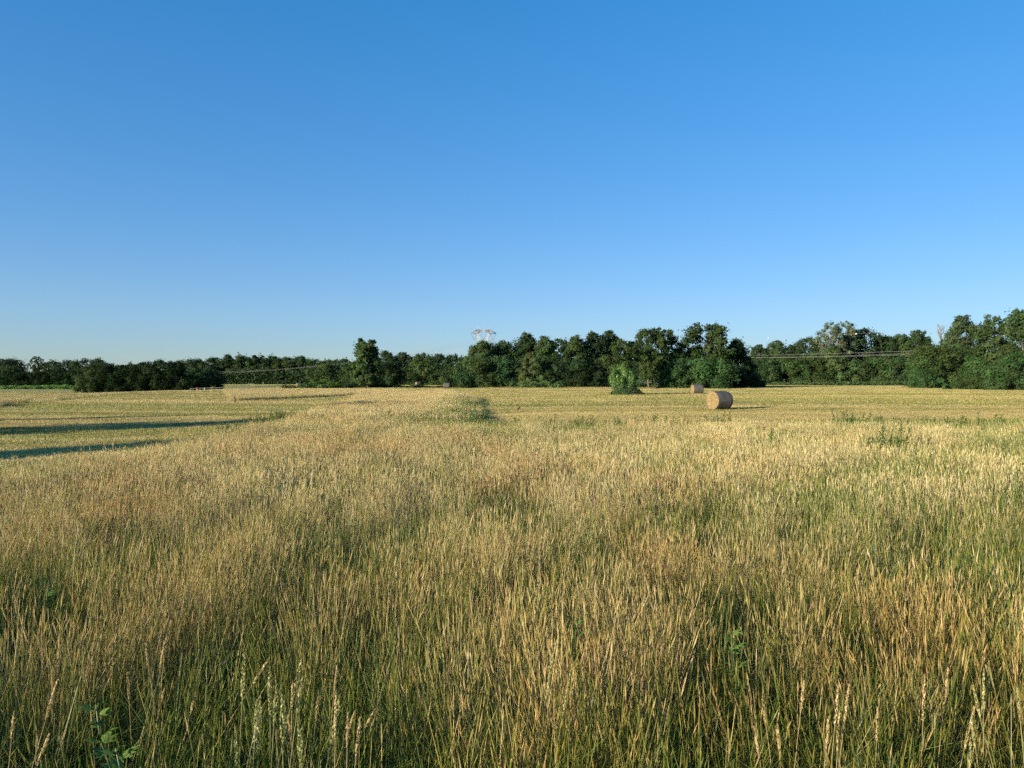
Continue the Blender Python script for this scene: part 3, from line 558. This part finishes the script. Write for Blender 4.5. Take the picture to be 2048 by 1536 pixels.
# ------------------------------------------------------------------ hay bales
def bale(label, px, Y, nrm, dia=1.25, length=1.2, seed=0):
    p = at(px, Y); e = tag(empty('hay_bale', (p[0], p[1], p[2]), math.atan2(nrm[1], nrm[0])), label, 'hay bale', 'round hay bales on the mown field')
    rg = np.random.default_rng(900 + seed); r = dia / 2; NA = 56
    an = np.arange(NA) * 2 * PI / NA; wob = 1 + .012 * np.sin(3 * an + seed) + .010 * np.sin(7 * an + 2) - .035 * np.exp(-((an - 1.5 * PI) / .45) ** 2)
    # net wrapped side; local x is the axis, the lit end looks to +x
    xsn = np.linspace(-length / 2, length / 2, 13); mb = MB(); ring = []
    for q, xx in enumerate(xsn):
        f = 1 - .05 * (abs(xx) / (length / 2)) ** 6; rad_ = r * wob * f + rg.normal(0, .006, NA); ring.append(np.stack([np.full(NA, xx) + rg.normal(0, .004, NA), rad_ * np.cos(an), r * .965 + rad_ * np.sin(an)], 1))
    V = np.concatenate(ring); i = np.arange(12)[:, None] * NA; j = np.arange(NA)[None]; j2 = (j + 1) % NA
    mb.add(V, np.stack([i + j, i + j2, i + NA + j2, i + NA + j], -1).reshape(-1, 4), col=rg.uniform(.85, 1.1, (len(V), 1)) * np.ones((1, 3)))
    mb.build('net_wrap', M_net, e, smooth=True)
    for sgn in (1, -1):                                     # rolled hay ends with spiral ridges
        hb = MB(); nr = 15; rings = []
        for q in range(nr):
            f = q / (nr - 1); rr_ = r * .955 * wob * f; dx = (.022 * np.sin(f * 34 + an) + rg.normal(0, .014, NA)) * (1 - f ** 8) + .03 * (1 - f * f)
            rings.append(np.stack([sgn * (length / 2 - .012 + dx), rr_ * np.cos(an), r * .965 + rr_ * np.sin(an)], 1))
        V = np.concatenate(rings); i = np.arange(nr - 1)[:, None] * NA
        hb.add(V, np.stack([i + j, i + j2, i + NA + j2, i + NA + j], -1).reshape(-1, 4), col=rg.uniform(.7, 1.2, (len(V), 1)) * np.ones((1, 3)))
        hb.build('rolled_end', M_hay, e)
    st = MB(); m = 420; aa = rg.random(m) * 2 * PI; rr_ = r * np.sqrt(rg.random(m)); B_ = np.stack([np.full(m, length / 2 + .02), rr_ * np.cos(aa), r * .965 + rr_ * np.sin(aa)], 1)
    d = rg.normal(0, 1, (m, 3)) * np.array([.35, 1, 1]); d[:, 0] = np.abs(d[:, 0]); d /= np.linalg.norm(d, axis=1)[:, None]
    leafquads(st, B_ + d * .04, np.cross(d, rg.normal(size=(m, 3))), rg.uniform(.08, .2, m), STRAW[rg.integers(6, size=m)] * rg.uniform(.35, .8, (m, 1)), rg, .07, d * 6)
    st.build('loose_straw', M_plant, e)
    return e
bale('nearest hay bale, its round straw end lit by the sun', 1439, 47.5, (-.897, -.44), 1.25, 1.2, 1)
bale('second hay bale, brownish side to the viewer, right of the bright bush', 1394, 90, (-.99, -.16), 1.22, 1.22, 2)
bale('small far hay bale left of the dark shrub', 893, 150, (-.99, -.05), 1.25, 1.15, 3)
bale('pale far hay bale half hidden by brambles behind the ditch', 836, 205, (-.85, -.5), 1.3, 1.2, 4)
bale('tiny pale hay bale left of the green shrubs at the field edge', 598, 205, (-.85, -.5), 1.3, 1.2, 5)

# ------------------------------------------------------------------ pylon and power cables
WHT, RED, GRY = (.52, .51, .50), (.34, .22, .185), (.13, .14, .15)
def pylon(label, x, Y, rz):
    z0 = float(terrain(x, Y)); e = tag(empty('electricity_pylon', (x, Y, z0), rz), label, 'pylon', 'pylons of the power line')
    zt = 46.4 - z0; za = 43.4 - z0; zw = 25.0
    def lattice(a, b, wa, wb, n, r, name, cols):
        mb = MB(); a = np.array(a, float); b = np.array(b, float)
        for q in range(n):
            p0 = a + (b - a) * q / n; p1 = a + (b - a) * (q + 1) / n; w0 = wa + (wb - wa) * q / n; w1 = wa + (wb - wa) * (q + 1) / n; c = cols[min(len(cols) - 1, q * len(cols) // n)]
            k4 = ((-1, -1), (1, -1), (1, 1), (-1, 1)); ax = np.eye(3)
            dd = np.abs(b - a); m_ = int(np.argmax(dd)); u, v = [ax[t_] for t_ in range(3) if t_ != m_]
            for h in range(4):
                s0, s1 = k4[h], k4[(h + 1) % 4]
                A0 = p0 + (u * s0[0] + v * s0[1]) * w0 / 2; A1 = p1 + (u * s0[0] + v * s0[1]) * w1 / 2; B0 = p0 + (u * s1[0] + v * s1[1]) * w0 / 2; B1 = p1 + (u * s1[0] + v * s1[1]) * w1 / 2
                mb.bar(A0, A1, r, c); mb.bar(A0, B1, r * .6, c); mb.bar(B0, A1, r * .6, c); mb.bar(A1, B1, r * .6, c)
        return mb.build(name, M_steel, e)
    for sx in (-1, 1):
        lattice((sx * 1.2, 0, zw), (sx * 4.4, 0, za - .5), 1.4, 1.7, 8, .17, 'mast', [WHT])
        lattice((sx * 4.4, 0, za - .5), (sx * 4.4, 0, zt), 1.7, 1.2, 3, .17, 'mast_head', [RED])
        mb = MB(); mb.bar((sx * 4.4, 0, zt), (sx * 4.6, 0, zt + 2.2), .12, WHT); mb.build('horn', M_steel, e)
        mb = MB()
        for sy in (-.8, .8):
            mb.bar((sx * 4.8, sy, zt - .2), (sx * 10.4, 0, za), .26, GRY); mb.bar((sx * 4.8, sy, za - .4), (sx * 10.4, 0, za - .1), .26, GRY); mb.bar((sx * 7.2, sy * .55, za - .2), (sx * 4.8, sy, zt - .4), .09, RED)
        mb.build('cross_arm', M_steel, e)
        for sy in (-1, 1):
            mb = MB(); mb.bar((sx * 5.2, sy * 5.2, -1), (sx * 1.2, sy * .8, zw), .2, WHT)
            for q in range(6):
                f0, f1 = q / 6, (q + 1) / 6; g = lambda f: np.array([sx * (5.2 - 4 * f), sy * (5.2 - 4.4 * f), zw * f]); g2 = lambda f: np.array([-sx * (5.2 - 4 * f), sy * (5.2 - 4.4 * f), zw * f]); mb.bar(g(f0), g2(f1), .09, WHT)
            mb.build('leg', M_steel, e)
    lattice((-4.2, 0, zt - 1.2), (4.2, 0, zt - 1.2), 1.6, 1.6, 5, .17, 'cross_beam', [GRY, RED, WHT, RED, GRY])
    for cx in (-7.8, 0, 7.8):
        for s_ in (-1, 1):
            mb = MB(); t = np.linspace(0, 1, 9); P = np.stack([cx + s_ * 2.3 * (1 - t), 0 * t, (za - .7) + (37.6 - z0 - za + .7) * t], 1); mb.tube(P, .17 + .05 * (np.arange(9) % 2), 6, GRY); mb.build('insulator_string', M_steel, e)
    return e
pylon('red and white power pylon rising behind the middle wood', -23.4, 600, 0.0)
pylon('power pylon out of the picture on the left', -537, 604, 0.0)
def cable(label, P, r=.018, n=3, gap=.16, name='power_cable', group='cables of the power line'):
    mb = MB(); P = np.asarray(P)
    if n == 1: mb.tube(P, r, 5, cap=False)
    else:
        for k in range(n): mb.tube(P + np.array([0, gap * math.cos(2.1 * k), gap * math.sin(2.1 * k + .5)]), r, 4, cap=False)
    return tag(mb.build(name, M_cable), label, 'cable', group)
tt = np.linspace(0, 1, 60)
for k, (off, nm) in enumerate(((-7.8, 'lowest'), (0, 'middle'), (7.8, 'upper'))):
    xv = -23.4 + off + (-513.6) * tt; zm = (9.6, 9.9, 11.6)[k]; kk = (37.6 - zm) / (.5 * 513.6) ** 2
    cable('%s cable bundle sagging left from the pylon' % nm, np.stack([xv, 600 + 4 * tt + (k - 1) * 6 * np.sin(PI * tt), zm + kk * (xv + 23.4 - off + 256.8) ** 2], 1))
for k, (off, nm) in enumerate(((-7.8, 'lower'), (0, 'upper'), (7.8, 'middle'))):
    t2 = tt * 1.6; zm = (11.4, 12.6, 11.6)[k]
    cable('%s cable bundle crossing in front of the right recess' % nm, np.stack([-23.4 + off + 203 * t2, 600 - 470 * t2 + off * .1, zm + (37.6 - zm) / .64 * (t2 - .8) ** 2], 1), r=.016, gap=.08)
gw = lambda t2: np.stack([-19 + 203 * t2, 600 - 470 * t2, 19.6 + (48.3 - 19.6) / .64 * (t2 - .8) ** 2], -1)
cable('thin earth wire with marker balls above the right recess', gw(tt * 1.6), .022, 1)
def ball(label, px):
    ts = np.linspace(0, 1.2, 4000); g = gw(ts); q = np.argmin(np.abs(1024 + F * g[:, 0] / g[:, 1] - px)); c = g[q]
    mb = MB(); u = np.linspace(0, PI, 9); prof = .3 * np.sin(u) + .02
    mb.tube(np.stack([.31 * -np.cos(u), 0 * u, 0 * u], 1), prof, 12, WHT); o = mb.build('marker_ball', M_steel, None, tuple(c), True); return tag(o, label, 'marker ball', 'marker balls on the earth wire')
ball('white marker ball on the earth wire before the open sky', 1537); ball('white marker ball on the earth wire before the dark dome', 1712)

# ------------------------------------------------------------------ small things in the field
p = at(470, 66); mb = MB(); mb.tube([(.0, 0, -.15), (-.02, 0, .35), (-.05, .01, .68)], [.065, .06, .045], 7); tag(mb.build('wooden_stake', M_wood, None, tuple(p)), 'short weathered wooden stake standing in the mown field', 'stake')
p = at(395, 150); e = tag(empty('marker_post', tuple(p)), 'small red marker post with a pale band before the dark trees', 'post')
mb = MB(); mb.tube([(0, 0, -.1), (0, 0, .3)], [.2, .2], 10, (.32, .03, .02)); mb.tube([(0, 0, .46), (0, 0, .72), (0, 0, .8)], [.2, .19, .08], 10, (.32, .03, .02)); mb.build('post', M_steel, e)
mb = MB(); mb.tube([(0, 0, .3), (0, 0, .46)], [.17, .17], 10, (.38, .24, .2)); mb.build('band', M_steel, e)
p = at(409.5, 152); mb = MB(); mb.box((0, 0, .3), (.16, .12, .75), col=(.30, .30, .27)); mb.tube([(0, 0, .67), (0, 0, .76)], [.07, .02], 6, (.30, .30, .27)); tag(mb.build('marker_stone', M_steel, None, tuple(p)), 'pale little marker stone right of the red post', 'stone')
pa, pb = at(380, 172), at(585, 176); e = tag(empty('guard_rail', tuple(pa)), 'low grey guard rail along the field edge by the red post', 'guard rail')
d = pb - pa; L_ = np.hypot(d[0], d[1]); mb = MB(); mb.tube([(0, 0, .62), (d[0] * .5, d[1] * .5, float(terrain(*(pa + d * .5)[:2])) - pa[2] + .62), (d[0], d[1], d[2] + .62)], .05, 6, (.10, .10, .10)); mb.build('rail', M_steel, e)
for q in range(9):
    f = q / 8; zz = float(terrain(*(pa + d * f)[:2])) - pa[2]; mb = MB(); mb.box((d[0] * f, d[1] * f + .12, zz + .28), (.09, .08, .76), col=(.14, .14, .14)); mb.build('post', M_steel, e)
# a small black bird on the mown ground
p = at(1037, 46); e = tag(empty('bird', tuple(p), .6), 'small black bird standing upright on the mown ground', 'bird')
mb = MB(); mb.tube([(-.15, 0, .05), (-.09, 0, .075), (-.03, 0, .115), (.03, 0, .16), (.065, 0, .205), (.085, 0, .235), (.105, 0, .245), (.125, 0, .243), (.155, 0, .238)], [.012, .018, .042, .05, .04, .028, .03, .02, .003], 8); mb.build('body', M_black, e, smooth=True)
for s_ in (-1, 1): mb = MB(); mb.tube([(0, s_ * .018, .12), (.005, s_ * .02, .05), (-.005, s_ * .02, 0), (.025, s_ * .022, -.003)], .004, 4); mb.build('leg', M_black, e)

# ------------------------------------------------------------------ single plants and seed-head tufts in the near grass
def weed(label, px, py, zt, seed, h=.75, name='weed_plant', nl=12, size=.062):
    Y = (CAMZ - zt) * F / (py - 768); x = (px - 1024) / F * Y; z = float(terrain(x, Y)); rg = np.random.default_rng(seed)
    e = tag(empty(name, (x, Y, z)), label, 'plant'); h = zt - z + .03; st = MB(); t = np.linspace(0, 1, 6)[:, None]
    P = np.array([[0, 0, 0]]) * (1 - t) + np.array([[rg.normal(0, .05), rg.normal(0, .05), h]]) * t + .03 * np.sin(t * 5) * np.array([[1, .5, 0]]); st.tube(P, np.linspace(.005, .0025, 6), 5, (.13, .17, .06)); st.build('stem', M_plant, e)
    nl = int(nl * 1.6)
    for k in range(nl):
        f = .35 + .65 * (k + .5) / nl; b = np.array([np.interp(f, t[:, 0], P[:, q]) for q in range(3)]); a = k * 2.4 + rg.random() * .5; L = size * (1.5 - .7 * f) * rg.uniform(.8, 1.2)
        out = np.array([math.cos(a), math.sin(a), .25 + .5 * f]); out /= np.linalg.norm(out); lf = MB(); side = np.cross(out, [0, 0, 1]); side /= np.linalg.norm(side); up = np.cross(side, out)
        col = np.array([.14, .225, .04]) * rg.uniform(.8, 1.2); base = b + out * L * .35
        lf.bar(b, base, .0012, col)
        for ang, ln in ((0, 1.0), (.6, .82), (-.6, .82), (1.15, .55), (-1.15, .55)):   # a lobed leaf
            dd = out * math.cos(ang) + side * math.sin(ang); w_ = np.cross(up, dd) * L * ln * .15; tip = base + dd * L * ln - up * L * .18 * ln; md_ = base + dd * L * ln * .55 + up * L * .03
            lf.add([base, md_ - w_, tip, md_ + w_], [[0, 1, 2, 3]], col=col)
        lf.build('leaf', M_plant, e)
weed('bright green lobed weed in the lower right grass', 1472, 1288, .58, 1, nl=14)
weed('small green weed right of the lower centre', 1084, 1172, .60, 2, nl=10)
weed('dark green weed below the small one near the centre', 1122, 1228, .55, 3, nl=12)
weed('leafy weed topping the lower left corner grass', 235, 1420, .58, 4, nl=12, size=.06)
weed('lower leafy weed near the bottom left edge', 300, 1490, .52, 5, nl=12, size=.055)
weed('small dark weed at the left side of the grass', 72, 1176, .58, 6, nl=10)
def tuft(label, px, py, n, seed, hl=.11, hw=.011, pal=0, spread=.06, lean=.12):
    zt = .62; Y = (CAMZ - zt) * F / (py - 768); x = (px - 1024) / F * Y; z = float(terrain(x, Y)); rg = np.random.default_rng(seed)
    e = tag(empty('seed_grass_tuft', (x, Y, z)), label, 'grass tuft', 'seed-bearing grass tufts in front')
    cs = np.array([[.25, .26, .09], [.40, .30, .13], [.32, .30, .12]])[pal]
    for k in range(n):
        b = np.array([rg.normal(0, spread), rg.normal(0, spread * .6), 0]); a = rg.random() * 2 * PI; h = (zt - z) * rg.uniform(.72, 1.08); le = lean * rg.uniform(.2, 1.4)
        t = np.linspace(0, 1, 7)[:, None]; d_ = np.array([abs(math.cos(a)) * (1 if rg.random() < .75 else -1), math.sin(a) * .5, 0]); P = b + d_ * h * le * t ** 1.6 + np.array([0, 0, h]) * t
        st = MB(); st.tube(P, np.linspace(.0022, .0013, 7), 4, cs * .8); so_ = st.build('stalk', M_plant, e)
        hd = MB(); ax = P[-1] - P[-2]; ax /= np.linalg.norm(ax); L = hl * rg.uniform(.8, 1.3); m = 120; f = rg.random(m); r0 = .8 * hw * np.sin(PI * np.clip(f * .9 + .08, 0, 1)) ** .7
        r_ = rg.normal(size=(m, 3)); r_ -= ax * (r_ @ ax)[:, None]; r_ /= np.linalg.norm(r_, axis=1)[:, None]
        leafquads(hd, P[-1] + ax * (f * L)[:, None] + r_ * (r0 * .6)[:, None], r_ + rg.normal(0, .4, (m, 3)), rg.uniform(.008, .015, m), cs * rg.uniform(.75, 1.3, (m, 1)), rg, .36, ax * 3 + r_ * 1.2)
        hd.build('seed_head', M_plant, so_)
tuft('pale green plume tuft at the lower left, left of the thickest', 510, 1420, 6, 31, .14, .012, 2)
tuft('thickest pale green plume tuft at the bottom left of centre', 560, 1450, 8, 32, .15, .013, 0)
tuft('straw-coloured seed heads leaning right at the bottom left of centre', 615, 1400, 6, 33, .10, .008, 1, lean=.3)
tuft('two pale seed heads parting in a V at the bottom', 672, 1460, 3, 34, .12, .009, 1, spread=.03)
tuft('tan seed heads in the lower left grass above the leafy weed', 330, 1345, 7, 35, .10, .008, 1, lean=.3)
tuft('long slim pale seed head right of the bottom centre', 1085, 1360, 3, 36, .19, .008, 2, spread=.04)
tuft('bristly straw seed heads low at the right', 1610, 1440, 8, 37, .10, .009, 1)
tuft('pair of stiff straw seed heads near the right bottom', 1840, 1400, 4, 38, .15, .009, 1)
tuft('pale seed heads at the bottom right corner', 1985, 1440, 5, 39, .11, .009, 2)
tuft('tan seed heads at the bottom left corner', 60, 1450, 5, 40, .10, .008, 1, lean=.35)

# a leafless tree beside the tall right-hand trees
def dead_tree(label, px, top, Y, seed):
    rg = np.random.default_rng(seed); p = at(px, Y); H = CAMZ + (768 - top) / F * Y - p[2]; e = tag(empty('dead_tree', tuple(p)), label, 'tree', G5)
    tk = MB(); br = MB(); tw = MB(); c0 = (1.9, 1.75, 1.6)
    tk.tube([(0, 0, -.3), (.1, 0, H * .3), (-.1, .1, H * .62), (.05, 0, H * .9)], [.24, .2, .12, .04], 7, c0); tk.build('trunk', M_bark, e)
    for k in range(22):
        z0 = H * rg.uniform(.35, .85); a = rg.random() * 2 * PI; L = H * rg.uniform(.14, .26) * (1.25 - z0 / H); d = np.array([math.cos(a) * .6, math.sin(a) * .6, 1.0]); b = np.array([0, 0, z0]); m = b + d * L * .5 + rg.normal(0, .15, 3); t_ = b + d * L * np.array([.9, .9, 1.15])
        br.tube([b, m, t_], [.07, .045, .02], 5, c0, cap=False)
        for q in range(7):
            f = rg.uniform(.3, 1); s0 = b + (t_ - b) * f; tw.tube([s0, s0 + (rg.normal(0, .5, 3) + np.array([0, 0, .9])) * L * .3], [.025, .008], 4, c0, cap=False)
    br.build('branches', M_bark, e); tw.build('twigs', M_bark, e)
dead_tree('bare leafless tree with pale twigs left of the russet tree', 1883, 636, 190, 5)
# unseen bramble bush added behind the camera to shade the bottom left corner
rg = np.random.default_rng(4242); e = tag(empty('added_shade_bush', (-8.8, -3.6, 0)), 'added bramble bush out of the picture, put there to shade the bottom left grass', 'bush'); e.rotation_euler = (0, 0, math.radians(-51))
mb = MB(); lf = MB()
for k in range(26):
    b = np.array([rg.uniform(-1.5, 1.5), rg.normal(0, .3), 0]); t_ = b + np.array([rg.normal(0, .5), rg.normal(0, .4), rg.uniform(1.6, 2.45)]); m = (b + t_) / 2 + np.array([0, 0, .25]); mb.tube([b, m, t_], [.018, .013, .006], 5, (1, .9, .8), cap=False)
    n = 260; f = rg.random(n)[:, None]; lp = np.where(f < .5, b + (m - b) * f * 2, m + (t_ - m) * (f * 2 - 1)) + rg.normal(0, .22, (n, 3)); lp[:, 2] = np.maximum(lp[:, 2], .03)
    leafquads(lf, lp, rg.normal(0, 1, (n, 3)) + [0, 0, .6], rg.uniform(.07, .15, n), MD * rg.uniform(.7, 1.4, (n, 1)), rg, .6)
mb.build('stems', M_bark, e); lf.build('foliage', M_plant, e)
